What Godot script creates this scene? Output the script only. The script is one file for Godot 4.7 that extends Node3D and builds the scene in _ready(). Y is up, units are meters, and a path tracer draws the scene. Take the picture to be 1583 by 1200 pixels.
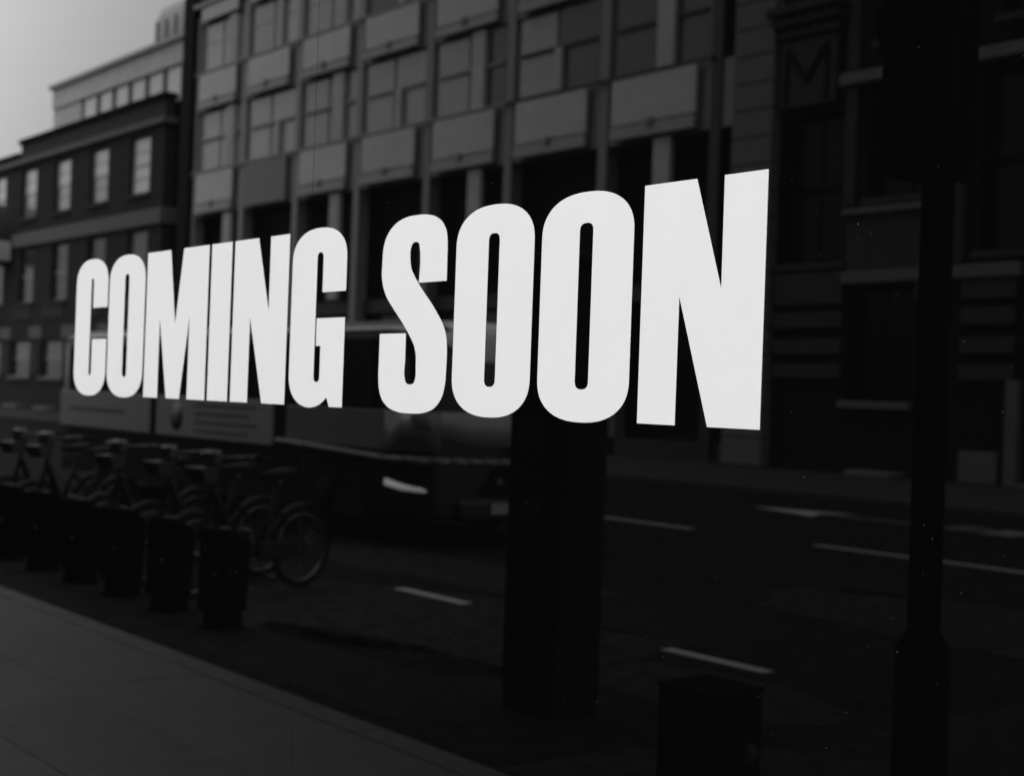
extends Node3D

var M := {}
var boxes := {}
var rng := RandomNumberGenerator.new()
var used := {}

# ------------------------------------------------------------------ helpers
func numbered(called: String) -> String:
	if not used.has(called):
		used[called] = 0
		return called
	used[called] += 1
	return "%s_%03d" % [called, used[called]]

func thing(called: String, label: String, category: String, at := Vector3.ZERO, turn := 0.0, group := "") -> Node3D:
	var o := Node3D.new()
	o.name = numbered(called)
	add_child(o)
	o.position = at
	o.rotation.y = turn
	o.set_meta("label", label)
	o.set_meta("category", category)
	if group != "":
		o.set_meta("group", group)
	return o

func place(called: String, at := Vector3.ZERO) -> Node3D:
	var o := Node3D.new()
	o.name = numbered(called)
	add_child(o)
	o.position = at
	o.set_meta("kind", "structure")
	return o

func copy_of(o: Node3D, at: Vector3, turn: float, label: String) -> Node3D:
	var r: Node3D = o.duplicate()
	var plain := String(o.name)
	r.name = numbered(plain)
	add_child(r)
	r.position = at
	r.rotation.y = turn
	r.set_meta("label", label)
	return r

func add(called: String, mesh: Mesh, mat: Material, parent: Node, at := Vector3.ZERO) -> MeshInstance3D:
	var o := MeshInstance3D.new()
	var k := 0
	var full := called
	while parent.has_node(full):
		k += 1
		full = "%s_%03d" % [called, k]
	o.name = full
	o.mesh = mesh
	o.material_override = mat
	o.position = at
	parent.add_child(o, true)
	return o

# a box given by two corners, its edges broken by a small bevel when b > 0
func bx(parent: Node, called: String, mat: Material, a: Vector3, c: Vector3, b := 0.0) -> MeshInstance3D:
	var s := (c - a).abs()
	var key := "%.4f %.4f %.4f %.4f" % [s.x, s.y, s.z, b]
	if not boxes.has(key):
		if b > 0.0:
			boxes[key] = bevelled(s, b)
		else:
			var m := BoxMesh.new()
			m.size = s
			boxes[key] = m
	return add(called, boxes[key], mat, parent, (a + c) * 0.5)

func tri(st: SurfaceTool, a: Vector3, b: Vector3, c: Vector3) -> void:
	st.add_vertex(a)
	st.add_vertex(b)
	st.add_vertex(c)

func quad(st: SurfaceTool, a: Vector3, b: Vector3, c: Vector3, d: Vector3) -> void:
	tri(st, a, b, c)
	tri(st, a, c, d)

func start(smooth := false) -> SurfaceTool:
	var st := SurfaceTool.new()
	st.begin(Mesh.PRIMITIVE_TRIANGLES)
	st.set_smooth_group(0 if smooth else -1)
	return st

func done(st: SurfaceTool) -> ArrayMesh:
	st.generate_normals()
	return st.commit()

# convex hull of the 24 corners of a chamfered box
func bevelled(s: Vector3, b: float) -> ArrayMesh:
	var st := start()
	var h := s * 0.5
	var i := h - Vector3(b, b, b)
	for ax in 3:
		var u := (ax + 1) % 3
		var v := (ax + 2) % 3
		for sg in [-1.0, 1.0]:
			var p := []
			for q in [[-1, -1], [1, -1], [1, 1], [-1, 1]]:
				var w := Vector3.ZERO
				w[ax] = h[ax] * sg
				w[u] = i[u] * q[0]
				w[v] = i[v] * q[1]
				p.append(w)
			if sg > 0:
				quad(st, p[3], p[2], p[1], p[0])
			else:
				quad(st, p[0], p[1], p[2], p[3])
	for ax in 3:
		var u := (ax + 1) % 3
		var v := (ax + 2) % 3
		for su in [-1.0, 1.0]:
			for sv in [-1.0, 1.0]:
				var p := []
				for e in [-1.0, 1.0]:
					var w1 := Vector3.ZERO
					w1[ax] = i[ax] * e
					w1[u] = h[u] * su
					w1[v] = i[v] * sv
					var w2 := Vector3.ZERO
					w2[ax] = i[ax] * e
					w2[u] = i[u] * su
					w2[v] = h[v] * sv
					p.append(w1)
					p.append(w2)
				if su * sv > 0:
					quad(st, p[2], p[3], p[1], p[0])
				else:
					quad(st, p[0], p[1], p[3], p[2])
	for sx in [-1.0, 1.0]:
		for sy in [-1.0, 1.0]:
			for sz in [-1.0, 1.0]:
				var a := Vector3(h.x * sx, i.y * sy, i.z * sz)
				var c := Vector3(i.x * sx, h.y * sy, i.z * sz)
				var d := Vector3(i.x * sx, i.y * sy, h.z * sz)
				if sx * sy * sz > 0:
					tri(st, a, d, c)
				else:
					tri(st, a, c, d)
	return done(st)

func frame_of(d: Vector3) -> Array:
	var u := d.cross(Vector3.UP if absf(d.y) < 0.9 else Vector3.RIGHT).normalized()
	return [u, u.cross(d).normalized()]

func tube(st: SurfaceTool, a: Vector3, b: Vector3, r0: float, r1: float, n := 8) -> void:
	var f := frame_of((b - a).normalized())
	for k in n:
		var t0 := TAU * k / n
		var t1 := TAU * (k + 1) / n
		var e0: Vector3 = f[0] * cos(t0) + f[1] * sin(t0)
		var e1: Vector3 = f[0] * cos(t1) + f[1] * sin(t1)
		quad(st, a + e0 * r0, b + e0 * r1, b + e1 * r1, a + e1 * r0)
		tri(st, a, a + e0 * r0, a + e1 * r0)
		tri(st, b, b + e1 * r1, b + e0 * r1)

func pipe_run(st: SurfaceTool, pts: Array, r: float, n := 8) -> void:
	for k in pts.size() - 1:
		tube(st, pts[k], pts[k + 1], r, r, n)

# a ring round the axis d, swept by a small circle, between two angles
func ring(st: SurfaceTool, c: Vector3, d: Vector3, rad: float, r: float, n := 36, m := 8, from := 0.0, to := TAU, wide := 1.0) -> void:
	var f := frame_of(d)
	var pt := func(i: int, j: int) -> Vector3:
		var t := from + (to - from) * i / n
		var e: Vector3 = f[0] * cos(t) + f[1] * sin(t)
		var p := TAU * j / m
		return c + e * (rad + r * cos(p)) + d * (r * wide * sin(p))
	for i in n:
		for j in m:
			quad(st, pt.call(i, j), pt.call(i, j + 1), pt.call(i + 1, j + 1), pt.call(i + 1, j))

# skin over a row of closed outlines with the same number of points
func loft(st: SurfaceTool, rows: Array, caps := true) -> void:
	for i in rows.size() - 1:
		var a: Array = rows[i]
		var b: Array = rows[i + 1]
		for j in a.size():
			var k := (j + 1) % a.size()
			quad(st, a[j], b[j], b[k], a[k])
	if caps:
		for e in [0, rows.size() - 1]:
			var r: Array = rows[e]
			var c := Vector3.ZERO
			for p in r:
				c += p
			c /= r.size()
			for j in r.size():
				if e == 0:
					tri(st, c, r[j], r[(j + 1) % r.size()])
				else:
					tri(st, c, r[(j + 1) % r.size()], r[j])

# a wall in the x-y plane between z0 and z1, cut by rectangular openings [x0, x1, y0, y1]
func pierced(x0: float, x1: float, y0: float, y1: float, z0: float, z1: float, open: Array) -> ArrayMesh:
	var xs := [x0, x1]
	var ys := [y0, y1]
	for o in open:
		xs.append_array([o[0], o[1]])
		ys.append_array([o[2], o[3]])
	xs.sort()
	ys.sort()
	var solid := func(i: int, j: int) -> bool:
		if i < 0 or j < 0 or i >= xs.size() - 1 or j >= ys.size() - 1:
			return false
		var x: float = (xs[i] + xs[i + 1]) * 0.5
		var y: float = (ys[j] + ys[j + 1]) * 0.5
		for o in open:
			if x > o[0] and x < o[1] and y > o[2] and y < o[3]:
				return false
		return true
	var st := start()
	for i in xs.size() - 1:
		for j in ys.size() - 1:
			if xs[i + 1] - xs[i] < 1e-5 or ys[j + 1] - ys[j] < 1e-5 or not solid.call(i, j):
				continue
			var a: float = xs[i]
			var b: float = xs[i + 1]
			var c: float = ys[j]
			var d: float = ys[j + 1]
			quad(st, Vector3(a, c, z0), Vector3(b, c, z0), Vector3(b, d, z0), Vector3(a, d, z0))
			quad(st, Vector3(a, d, z1), Vector3(b, d, z1), Vector3(b, c, z1), Vector3(a, c, z1))
			var li := i - 1
			while li >= 0 and xs[li + 1] - xs[li] < 1e-5:
				li -= 1
			var ri := i + 1
			while ri < xs.size() - 1 and xs[ri + 1] - xs[ri] < 1e-5:
				ri += 1
			var lj := j - 1
			while lj >= 0 and ys[lj + 1] - ys[lj] < 1e-5:
				lj -= 1
			var rj := j + 1
			while rj < ys.size() - 1 and ys[rj + 1] - ys[rj] < 1e-5:
				rj += 1
			if not solid.call(li, j):
				quad(st, Vector3(a, c, z1), Vector3(a, c, z0), Vector3(a, d, z0), Vector3(a, d, z1))
			if not solid.call(ri, j):
				quad(st, Vector3(b, c, z0), Vector3(b, c, z1), Vector3(b, d, z1), Vector3(b, d, z0))
			if not solid.call(i, lj):
				quad(st, Vector3(a, c, z0), Vector3(a, c, z1), Vector3(b, c, z1), Vector3(b, c, z0))
			if not solid.call(i, rj):
				quad(st, Vector3(a, d, z1), Vector3(a, d, z0), Vector3(b, d, z0), Vector3(b, d, z1))
	return done(st)

func noise_picture(freq: float, lo: float, hi: float, seed_: int, octaves := 4) -> NoiseTexture2D:
	var n := FastNoiseLite.new()
	n.seed = seed_
	n.noise_type = FastNoiseLite.TYPE_SIMPLEX_SMOOTH
	n.frequency = freq
	n.fractal_octaves = octaves
	var g := Gradient.new()
	g.set_color(0, Color(lo, lo, lo))
	g.set_color(1, Color(hi, hi, hi))
	var t := NoiseTexture2D.new()
	t.width = 512
	t.height = 512
	t.seamless = true
	t.noise = n
	t.color_ramp = g
	return t

func matte(called: String, v: float, rough := 0.9, tex: Texture2D = null, scale_ := 0.25, spec := 0.5) -> StandardMaterial3D:
	var m := StandardMaterial3D.new()
	m.resource_name = called
	m.albedo_color = Color(v, v, v).linear_to_srgb()
	m.roughness = rough
	m.metallic_specular = spec
	if tex:
		m.albedo_texture = tex
		m.uv1_triplanar = true
		m.uv1_world_triplanar = true
		m.uv1_scale = Vector3.ONE * scale_
	M[called] = m
	return m

# ------------------------------------------------------------------ the scene
func _ready() -> void:
	rng.seed = 77
	# camera: eye height, 1.5 m in front of the glass, looking along it to the left
	var theta := 0.67003
	var pitch := 0.0063
	var roll := 0.03576
	var w := Vector3(-cos(theta), 0, -sin(theta))
	var r := Vector3(sin(theta), 0, -cos(theta))
	var w2 := w * cos(pitch) + Vector3.UP * sin(pitch)
	var u2 := -w * sin(pitch) + Vector3.UP * cos(pitch)
	var cam := Camera3D.new()
	cam.name = "camera"
	add_child(cam)
	cam.transform = Transform3D(Basis(r * cos(roll) + u2 * sin(roll), -r * sin(roll) + u2 * cos(roll), -w2), Vector3(0, 1.6, 1.5))
	var lens := CameraAttributesPhysical.new()
	lens.frustum_focal_length = 44.0
	lens.frustum_focus_distance = 2.25
	lens.frustum_near = 0.05
	lens.frustum_far = 900.0
	lens.exposure_aperture = 4.2
	cam.attributes = lens
	cam.fov = 30.53
	cam.near = 0.05
	cam.far = 900.0
	cam.current = true

	# overcast sky
	var air := FastNoiseLite.new()
	air.seed = 5
	air.frequency = 1.1
	air.fractal_octaves = 4
	var pic := Image.create(512, 256, false, Image.FORMAT_RGBF)
	for j in 256:
		var el := PI * (0.5 - (j + 0.5) / 256.0)
		for i in 512:
			var az := TAU * (i + 0.5) / 512.0
			var d := Vector3(cos(el) * cos(az), sin(el), cos(el) * sin(az))
			var q := d / (0.25 + absf(d.y))
			var v := 0.82 + 0.2 * clampf(d.y, 0.0, 1.0) + 0.10 * air.get_noise_3d(q.x, q.y, q.z)
			if d.y < 0.0:
				v = lerpf(v, 0.3, clampf(-d.y * 12.0, 0.0, 1.0))
			pic.set_pixel(i, j, Color(v, v, v))
	var pano := PanoramaSkyMaterial.new()
	pano.panorama = ImageTexture.create_from_image(pic)
	var sky := Sky.new()
	sky.sky_material = pano
	var env := Environment.new()
	env.background_mode = Environment.BG_SKY
	env.sky = sky
	env.tonemap_mode = Environment.TONE_MAPPER_LINEAR
	env.tonemap_exposure = 3.08
	env.sdfgi_enabled = true
	env.ssao_enabled = true
	env.ssil_enabled = true
	var we := WorldEnvironment.new()
	we.name = "world_environment"
	we.environment = env
	add_child(we)
	var sun := DirectionalLight3D.new()
	sun.name = "overcast_sun"
	sun.light_energy = 0.2
	sun.light_angular_distance = 25.0
	sun.shadow_enabled = true
	add_child(sun)
	sun.look_at_from_position(Vector3.ZERO, Vector3(0.45, -1.0, 0.5), Vector3.UP)

	materials()
	street()
	shop_side()
	modern_block()
	banded_building()
	corner_building()
	rooftop_building()
	street_furniture()
	cycles()
	coach()
	lettering()
	specks()

func materials() -> void:
	var soft := noise_picture(0.012, 0.88, 1.0, 3)
	var fine := noise_picture(0.06, 0.62, 1.0, 8, 5)
	var grime := noise_picture(0.02, 0.5, 1.0, 21, 5)
	matte("asphalt", 0.02, 0.9, grime, 0.35, 0.15)
	matte("tarmac_dark", 0.016, 0.85, grime, 0.5, 0.2)
	matte("tarmac_pale", 0.038, 0.9, grime, 0.5, 0.18)
	matte("crossing", 0.026, 0.9, grime, 0.4, 0.18)
	matte("paint", 0.62, 0.7, fine, 0.9)
	matte("old_paint", 0.14, 0.8, grime, 0.8)
	matte("worn_paint", 0.3, 0.75, grime, 0.8)
	for k in 4:
		matte("slab%d" % k, [0.1, 0.104, 0.097, 0.106][k], 0.85, soft, 0.9, 0.25)
	matte("kerb", 0.102, 0.85, soft, 0.7, 0.25)
	matte("far_slab", 0.055, 0.9, soft, 0.5, 0.2)
	matte("joint", 0.1, 0.9, null, 1.0, 0.2)
	matte("brick", 0.068, 0.9, fine, 0.8, 0.2)
	matte("dark_brick", 0.02, 0.9, fine, 0.8, 0.2)
	matte("pale_stone", 0.21, 0.85, soft, 0.5, 0.25)
	matte("stone", 0.19, 0.85, soft, 0.5, 0.25)
	matte("grey_stone", 0.066, 0.85, soft, 0.5, 0.25)
	matte("panel", 0.48, 0.14, soft, 0.12, 0.7)
	matte("panel1", 0.44, 0.16, soft, 0.2, 0.7)
	matte("panel2", 0.52, 0.12, soft, 0.16, 0.7)
	matte("strip", 0.44, 0.25, soft, 0.2)
	matte("white_render", 0.62, 0.7, soft, 0.15)
	matte("cladding", 0.68, 0.5, soft, 0.15)
	matte("dark_metal", 0.035, 0.45)
	matte("black_metal", 0.005, 0.6, null, 1.0, 0.2)
	matte("mid_metal", 0.2, 0.4)
	matte("bright_metal", 0.1, 0.35)
	M["bright_metal"].metallic = 0.9
	matte("rubber", 0.012, 0.9, null, 1.0, 0.2)
	matte("window_dark", 0.02, 0.05)
	matte("window_black", 0.008, 0.2, null, 1.0, 0.25)
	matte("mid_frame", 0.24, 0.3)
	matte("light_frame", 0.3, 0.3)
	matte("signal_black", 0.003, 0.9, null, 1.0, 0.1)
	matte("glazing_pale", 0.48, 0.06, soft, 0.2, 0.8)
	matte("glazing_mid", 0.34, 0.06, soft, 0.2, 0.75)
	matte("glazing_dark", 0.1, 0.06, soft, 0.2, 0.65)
	matte("window_mid", 0.1, 0.06)
	matte("window_blind", 0.42, 0.1)
	matte("window_pale", 0.75, 0.12)
	for k in ["panel", "panel1", "panel2", "glazing_pale", "glazing_mid", "window_pale"]:
		M[k].clearcoat_enabled = true
		M[k].clearcoat = 1.0
		M[k].clearcoat_roughness = 0.05
	matte("coach_black", 0.012, 0.25)
	matte("coach_grey", 0.19, 0.25)
	matte("coach_roof", 0.75, 0.25)
	matte("advert", 0.33, 0.4)
	matte("advert_ink", 0.14, 0.4)
	matte("vinyl", 0.655, 0.55, noise_picture(0.008, 0.99, 1.0, 31, 5), 2.0)
	matte("saddle", 0.01, 0.6, null, 1.0, 0.2)
	matte("cycle_paint", 0.012, 0.5, null, 1.0, 0.2)
	matte("mudguard", 0.014, 0.5, null, 1.0, 0.2)
	matte("dust_grey", 0.13, 0.9)
	matte("sealant", 0.03, 0.5)
	var glass := matte("black_glass", 0.0015, 0.0)
	glass.metallic_specular = 0.5
	var lit := matte("lamp_lit", 0.8, 0.3)
	lit.emission_enabled = true
	lit.emission = Color(1, 1, 1)
	lit.emission_energy_multiplier = 0.45

# ------------------------------------------------------------------ ground
func dash(parent: Node, x0: float, x1: float, z: float, wide: float, mat: Material) -> void:
	bx(parent, "lane_marking", mat, Vector3(x0, 0.001, z - wide / 2), Vector3(x1, 0.005, z + wide / 2))

func street() -> void:
	var ground := place("ground")
	bx(ground, "base", M.asphalt, Vector3(-600, -0.4, -600), Vector3(600, -0.06, 600))
	var road := place("road")
	bx(road, "surface", M.asphalt, Vector3(-160, -0.055, 2.05), Vector3(60, 0.0, 18.0))
	for k in 8:
		var x := -29.73 + 3.0 * k
		dash(road, x - 0.93, x, 5.05, 0.11, M.paint)
	dash(road, -6.58, -5.71, 5.06, 0.11, M.paint)
	for q in [[-8.2, 4.3, 2.2, 1.2, "tarmac_pale"], [-10.6, 6.2, 2.0, 0.7, "tarmac_pale"], [-7.0, 3.0, 1.7, 0.7, "tarmac_dark"], [-7.6, 5.9, 1.2, 0.7, "tarmac_dark"], [-6.3, 8.0, 2.2, 1.1, "tarmac_pale"], [-9.8, 9.2, 2.5, 0.9, "tarmac_dark"], [-5.6, 4.3, 0.9, 0.5, "tarmac_pale"], [-3.0, 9.5, 1.6, 1.3, "tarmac_dark"], [-13.0, 13.6, 3.0, 0.8, "tarmac_dark"]]:
		var edge := []
		for i in 14:
			var t := TAU * i / 14.0
			var far := rng.randf_range(0.78, 1.15)
			edge.append(Vector2(q[0] + q[2] * far * cos(t), q[1] + q[3] * far * sin(t)))
		var ps := start()
		slab_of(ps, edge, -0.02, 0.0006)
		add("tarmac_patch", done(ps), M[q[4]], road)
	for q in [[-5.2, 7.1]]:
		var cv := bx(road, "drain_cover", M.rubber, Vector3(q[0] - 0.25, -0.02, q[1] - 0.22), Vector3(q[0] + 0.25, 0.006, q[1] + 0.22), 0.004)
		for i in 6:
			bx(cv, "bar", M.dark_metal, Vector3(-0.2 + i * 0.075, 0.0135, -0.19), Vector3(-0.175 + i * 0.075, 0.017, 0.19))
	for p in [[-24.0, -22.0], [-19.4, -17.4], [-14.85, -12.75], [-10.75, -5.0]]:
		dash(road, p[0], p[1], 11.6, 0.12, M.paint)
	# a lane arrow beyond the centre line
	var st := start()
	var out := [Vector2(-15.2, 15.5), Vector2(-13.6, 15.0), Vector2(-13.9, 15.5), Vector2(-13.6, 16.0)]
	slab_of(st, out, 0.001, 0.005)
	add("arrow_head", done(st), M.paint, road)
	bx(road, "arrow_shaft", M.old_paint, Vector3(-13.55, 0.001, 15.38), Vector3(-11.9, 0.005, 15.62))
	for k in 5:
		bx(road, "word_stroke", M.worn_paint if k % 2 else M.old_paint, Vector3(-11.8 + k * 0.72, 0.001, 15.35 - 0.1 * (k % 2)), Vector3(-11.25 + k * 0.72, 0.005, 16.1))
	var crossing := place("crossing")
	bx(crossing, "surface", M.crossing, Vector3(-4.4, 0.0015, 3.61), Vector3(2.5, 0.004, 17.7))
	# pavement on the shop side: bed, slabs laid one by one, kerb stones
	var near := place("pavement")
	bx(near, "bed", M.joint, Vector3(-90, -0.05, -0.3), Vector3(30, 0.0955, 1.88))
	var x := -17.0
	var row := [[-0.05, 0.58], [0.582, 1.179], [1.181, 1.883]]
	for j in 3:
		var xx := x + 0.31 * j
		while xx < 1.4:
			var long := rng.randf_range(0.68, 0.92)
			var lift := rng.randf_range(-0.0012, 0.0012)
			bx(near, "slab", M["slab%d" % rng.randi_range(0, 3)], Vector3(xx, 0.03, row[j][0]), Vector3(xx + long - 0.003, 0.098 + lift, row[j][1]), 0.002)
			xx += long
	bx(near, "far_paving", M.slab0, Vector3(-90, 0.0, -0.3), Vector3(-17.02, 0.097, 1.876))
	bx(near, "far_kerb", M.kerb, Vector3(-90, -0.05, 1.885), Vector3(-17.02, 0.1, 2.05))
	for k in 21:
		bx(near, "kerb_stone", M.kerb, Vector3(-17.0 + k * 0.9, -0.05, 1.885), Vector3(-17.0 + k * 0.9 + 0.892, 0.1, 2.05), 0.006)
	# the kerb build-out that carries the signal pole
	var spur := place("pavement_build_out")
	st = start()
	out = []
	for k in 9:
		var a := PI / 2 * k / 8.0
		out.append(Vector2(-3.4 - 1.1 * sin(a), 2.5 + 1.1 * cos(a)))
	out.append_array([Vector2(-4.5, 2.06), Vector2(2.5, 2.06), Vector2(2.5, 3.6)])
	slab_of(st, out, -0.05, 0.1)
	add("paving", done(st), M.tarmac_pale, spur)
	var far := place("far_pavement")
	bx(far, "paving", M.far_slab, Vector3(-160, -0.05, 18.16), Vector3(60, 0.118, 24.6))
	for k in 60:
		bx(far, "kerb_stone", M.far_slab, Vector3(-60 + k * 1.2, -0.05, 18.0), Vector3(-60 + k * 1.2 + 1.19, 0.12, 18.15), 0.015)

func slab_of(st: SurfaceTool, out: Array, y0: float, y1: float) -> void:
	var p := PackedVector2Array(out)
	var ids := Geometry2D.triangulate_polygon(p)
	for k in range(0, ids.size(), 3):
		var a := p[ids[k]]
		var b := p[ids[k + 1]]
		var c := p[ids[k + 2]]
		var t := (b - a).cross(c - a)
		var q := [Vector3(a.x, y1, a.y), Vector3(b.x, y1, b.y), Vector3(c.x, y1, c.y)]
		if t > 0:
			tri(st, q[0], q[1], q[2])
		else:
			tri(st, q[0], q[2], q[1])
	for k in p.size():
		var a := p[k]
		var b := p[(k + 1) % p.size()]
		quad(st, Vector3(a.x, y0, a.y), Vector3(b.x, y0, b.y), Vector3(b.x, y1, b.y), Vector3(a.x, y1, a.y))

# ------------------------------------------------------------------ the shop that owns the window
func shop_side() -> void:
	var s := thing("shop_window", "dark glossy shop window mirroring the street behind the camera", "window", Vector3(-3, 0.1, 0))
	var joint := -2.5835
	for p in [[-6.6, -4.62], [-4.617, joint - 0.0007], [joint + 0.0007, -0.55], [-0.547, 1.4]]:
		var o := bx(s, "pane", M.black_glass, Vector3(p[0] + 3, 0.1, -0.012), Vector3(p[1] + 3, 3.3, 0.0))
		o.name = o.name
	bx(s, "sealant_joint", M.sealant, Vector3(joint + 3 - 0.0006, 0.1, -0.012), Vector3(joint + 3 + 0.0006, 3.3, -0.0006))
	bx(s, "backing_board", M.joint, Vector3(-3.62, 0.05, -0.06), Vector3(4.42, 3.32, -0.02))
	bx(s, "sill", M.dark_metal, Vector3(-3.7, 0.03, -0.08), Vector3(4.5, 0.097, 0.03), 0.004)
	bx(s, "head_rail", M.dark_metal, Vector3(-3.7, 3.303, -0.08), Vector3(4.5, 3.4, 0.03), 0.004)
	bx(s, "side_rail", M.dark_metal, Vector3(-3.7, 0.1, -0.08), Vector3(-3.603, 3.3, 0.03), 0.004)
	bx(s, "side_rail", M.dark_metal, Vector3(4.403, 0.1, -0.08), Vector3(4.5, 3.3, 0.03), 0.004)
	var b := thing("shop_building", "tall dark brick building above and beside the black shop window", "building", Vector3(0, 0, -6))
	add("wall", pierced(-11, 40, 0.0, 27.5, 5.3, 5.85, [[-6.72, 1.52, 0.12, 3.52]]), M.brick, b)
	bx(b, "fascia", M.dark_metal, Vector3(-7.4, 3.6, 5.86), Vector3(2.2, 4.3, 6.1), 0.02)
	bx(b, "roof", M.dark_metal, Vector3(-11, 27.3, -8), Vector3(40, 27.48, 5.29))
	bx(b, "parapet", M.stone, Vector3(-11.1, 27.5, 5.2), Vector3(40.1, 27.75, 6.0))
	bx(b, "rear_wall", M.brick, Vector3(-11, 0.0, -8.4), Vector3(40, 27.3, -8.01))
	for q in [-11.0, 39.6]:
		bx(b, "end_wall", M.brick, Vector3(q, 0.0, -8.0), Vector3(q + 0.4, 27.28, 5.28))
	var low := thing("low_building", "low brick building further along the shop side of the street", "building", Vector3(-60, 0, -6))
	bx(low, "wall", M.brick, Vector3(-39.9, 0, 5.2), Vector3(48.85, 5.2, 5.85))
	bx(low, "roof", M.dark_metal, Vector3(-39.9, 5.0, -8), Vector3(48.85, 5.19, 5.19))
	bx(low, "coping", M.stone, Vector3(-39.95, 5.21, 5.1), Vector3(48.85, 5.4, 5.95), 0.02)

# ------------------------------------------------------------------ buildings across the street
func modern_block() -> void:
	var b := thing("office_block", "modern office block with rows of pale glass spandrel panels between dark columns", "building", Vector3(-38.7, 0, 24.5))
	var X := 38.7
	bx(b, "core", M.dark_brick, Vector3(-54.9 + X, 0, 1.0), Vector3(-24.3 + X, 16.9, 14.0))
	bx(b, "end_fin", M.black_metal, Vector3(-55.9 + X, 0, -0.05), Vector3(-54.95 + X, 22.0, 2.0))
	# the tall ground storeys: black framing with pale columns standing in it
	bx(b, "ground_glazing", M.black_metal, Vector3(-54.9 + X, 0.6, 0.82), Vector3(-24.3 + X, 8.58, 0.98))
	bx(b, "plinth", M.dark_metal, Vector3(-54.9 + X, 0.1, 0.3), Vector3(-24.3 + X, 0.6, 0.98))
	bx(b, "beam", M.dark_metal, Vector3(-54.9 + X, 4.3, 0.5), Vector3(-24.3 + X, 4.75, 0.8))
	for row in [[8.6, 10.3], [12.9, 14.4], [16.55, 16.9]]:
		bx(b, "floor_edge", M.mid_frame, Vector3(-54.9 + X, row[0], 0.22), Vector3(-24.3 + X, row[1] + 0.04, 0.98))
	for k in 8:
		var x := -(25.15 + 4.24 * k)
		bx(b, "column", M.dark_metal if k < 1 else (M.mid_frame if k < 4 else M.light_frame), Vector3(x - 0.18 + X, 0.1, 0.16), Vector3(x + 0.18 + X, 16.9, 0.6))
	for k in 7:
		var a := -(25.7 + 4.24 * k)
		var c := a - 3.2
		# pale panels, one lower strip and its bracket under each
		var rows := [[9.05, 10.3, 8.65, 9.0], [13.3, 14.4, 12.95, 13.25], [16.6, 17.2, 0, 0]]
		for j in 3:
			if k == 5 and j == 0:
				bx(b, "louvre_panel", M.coach_grey, Vector3(c + X, 8.65, 0.02), Vector3(a + X, 10.3, 0.2))
				continue
			bx(b, "spandrel_panel", M[["panel", "panel1", "panel2"][rng.randi_range(0, 2)]], Vector3(c + X, rows[j][0], 0.0), Vector3(a + X, rows[j][1], 0.12), 0.02)
			if rows[j][3] > 0:
				bx(b, "ledge_strip", M.strip, Vector3(c + X, rows[j][2], -0.05), Vector3(a + X, rows[j][3], 0.1), 0.02)
				var mid := (a + c) * 0.5 + X
				bx(b, "bracket", M.mid_frame, Vector3(mid - 0.12, rows[j][3] - 0.1, -0.14), Vector3(mid + 0.12, rows[j][3] + 0.12, -0.06), 0.02)
		# windows of the two upper storeys, each of two lights over two
		for j in 2:
			var y0: float = [10.36, 14.46][j]
			var y1: float = [12.86, 16.53][j]
			var yt: float = [11.76, 15.7][j]
			for q in 2:
				var x0: float = c - 0.3 + q * 1.9 + X
				var x1: float = x0 + 1.82
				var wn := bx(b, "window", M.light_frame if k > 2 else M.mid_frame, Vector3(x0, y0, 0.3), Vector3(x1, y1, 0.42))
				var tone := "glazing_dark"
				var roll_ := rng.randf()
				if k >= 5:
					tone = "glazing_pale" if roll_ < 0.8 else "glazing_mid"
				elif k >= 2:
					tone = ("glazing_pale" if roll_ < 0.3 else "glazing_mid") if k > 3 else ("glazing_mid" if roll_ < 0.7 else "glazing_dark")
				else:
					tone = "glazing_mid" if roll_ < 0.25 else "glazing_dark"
				var cx := (x0 + x1) * 0.5
				var cy := (y0 + y1) * 0.5
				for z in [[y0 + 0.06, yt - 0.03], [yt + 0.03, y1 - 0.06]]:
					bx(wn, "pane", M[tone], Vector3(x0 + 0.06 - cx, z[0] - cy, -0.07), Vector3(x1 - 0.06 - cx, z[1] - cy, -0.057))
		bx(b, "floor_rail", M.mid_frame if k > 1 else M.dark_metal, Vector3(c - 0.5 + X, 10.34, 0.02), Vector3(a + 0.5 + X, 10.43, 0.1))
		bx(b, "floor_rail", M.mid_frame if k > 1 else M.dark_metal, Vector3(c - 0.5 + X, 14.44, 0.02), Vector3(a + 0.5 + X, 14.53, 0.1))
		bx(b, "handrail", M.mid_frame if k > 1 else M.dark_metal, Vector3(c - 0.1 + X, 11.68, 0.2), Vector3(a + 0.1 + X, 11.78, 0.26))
		if k > 0 and k < 6:
			bx(b, "shop_glazing", M.window_dark, Vector3(c + X, 0.7, 0.74), Vector3(a + X, 4.2, 0.8))
	# white columns seen through and between the windows
	for k in 4:
		var x := -(27.0 + 8.23 * k)
		for y in [[4.8, 8.58], [10.36, 12.86], [14.46, 16.53]]:
			bx(b, "white_column", M.white_render, Vector3(x - 0.33 + X, y[0], 0.1), Vector3(x + 0.33 + X, y[1], 0.28), 0.03)
		if k < 3:
			x -= 4.42
			for y in [[10.36, 11.7], [14.46, 16.53]]:
				bx(b, "white_mullion", M.white_render, Vector3(x - 0.16 + X, y[0], 0.12), Vector3(x + 0.16 + X, y[1], 0.28), 0.03)
	bx(b, "door_post", M.stone, Vector3(-25.4 + X, 0.1, 0.3), Vector3(-25.0 + X, 4.25, 0.7), 0.02)
	bx(b, "door_post", M.stone, Vector3(-28.9 + X, 0.1, 0.3), Vector3(-28.65 + X, 4.25, 0.7), 0.02)
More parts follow.
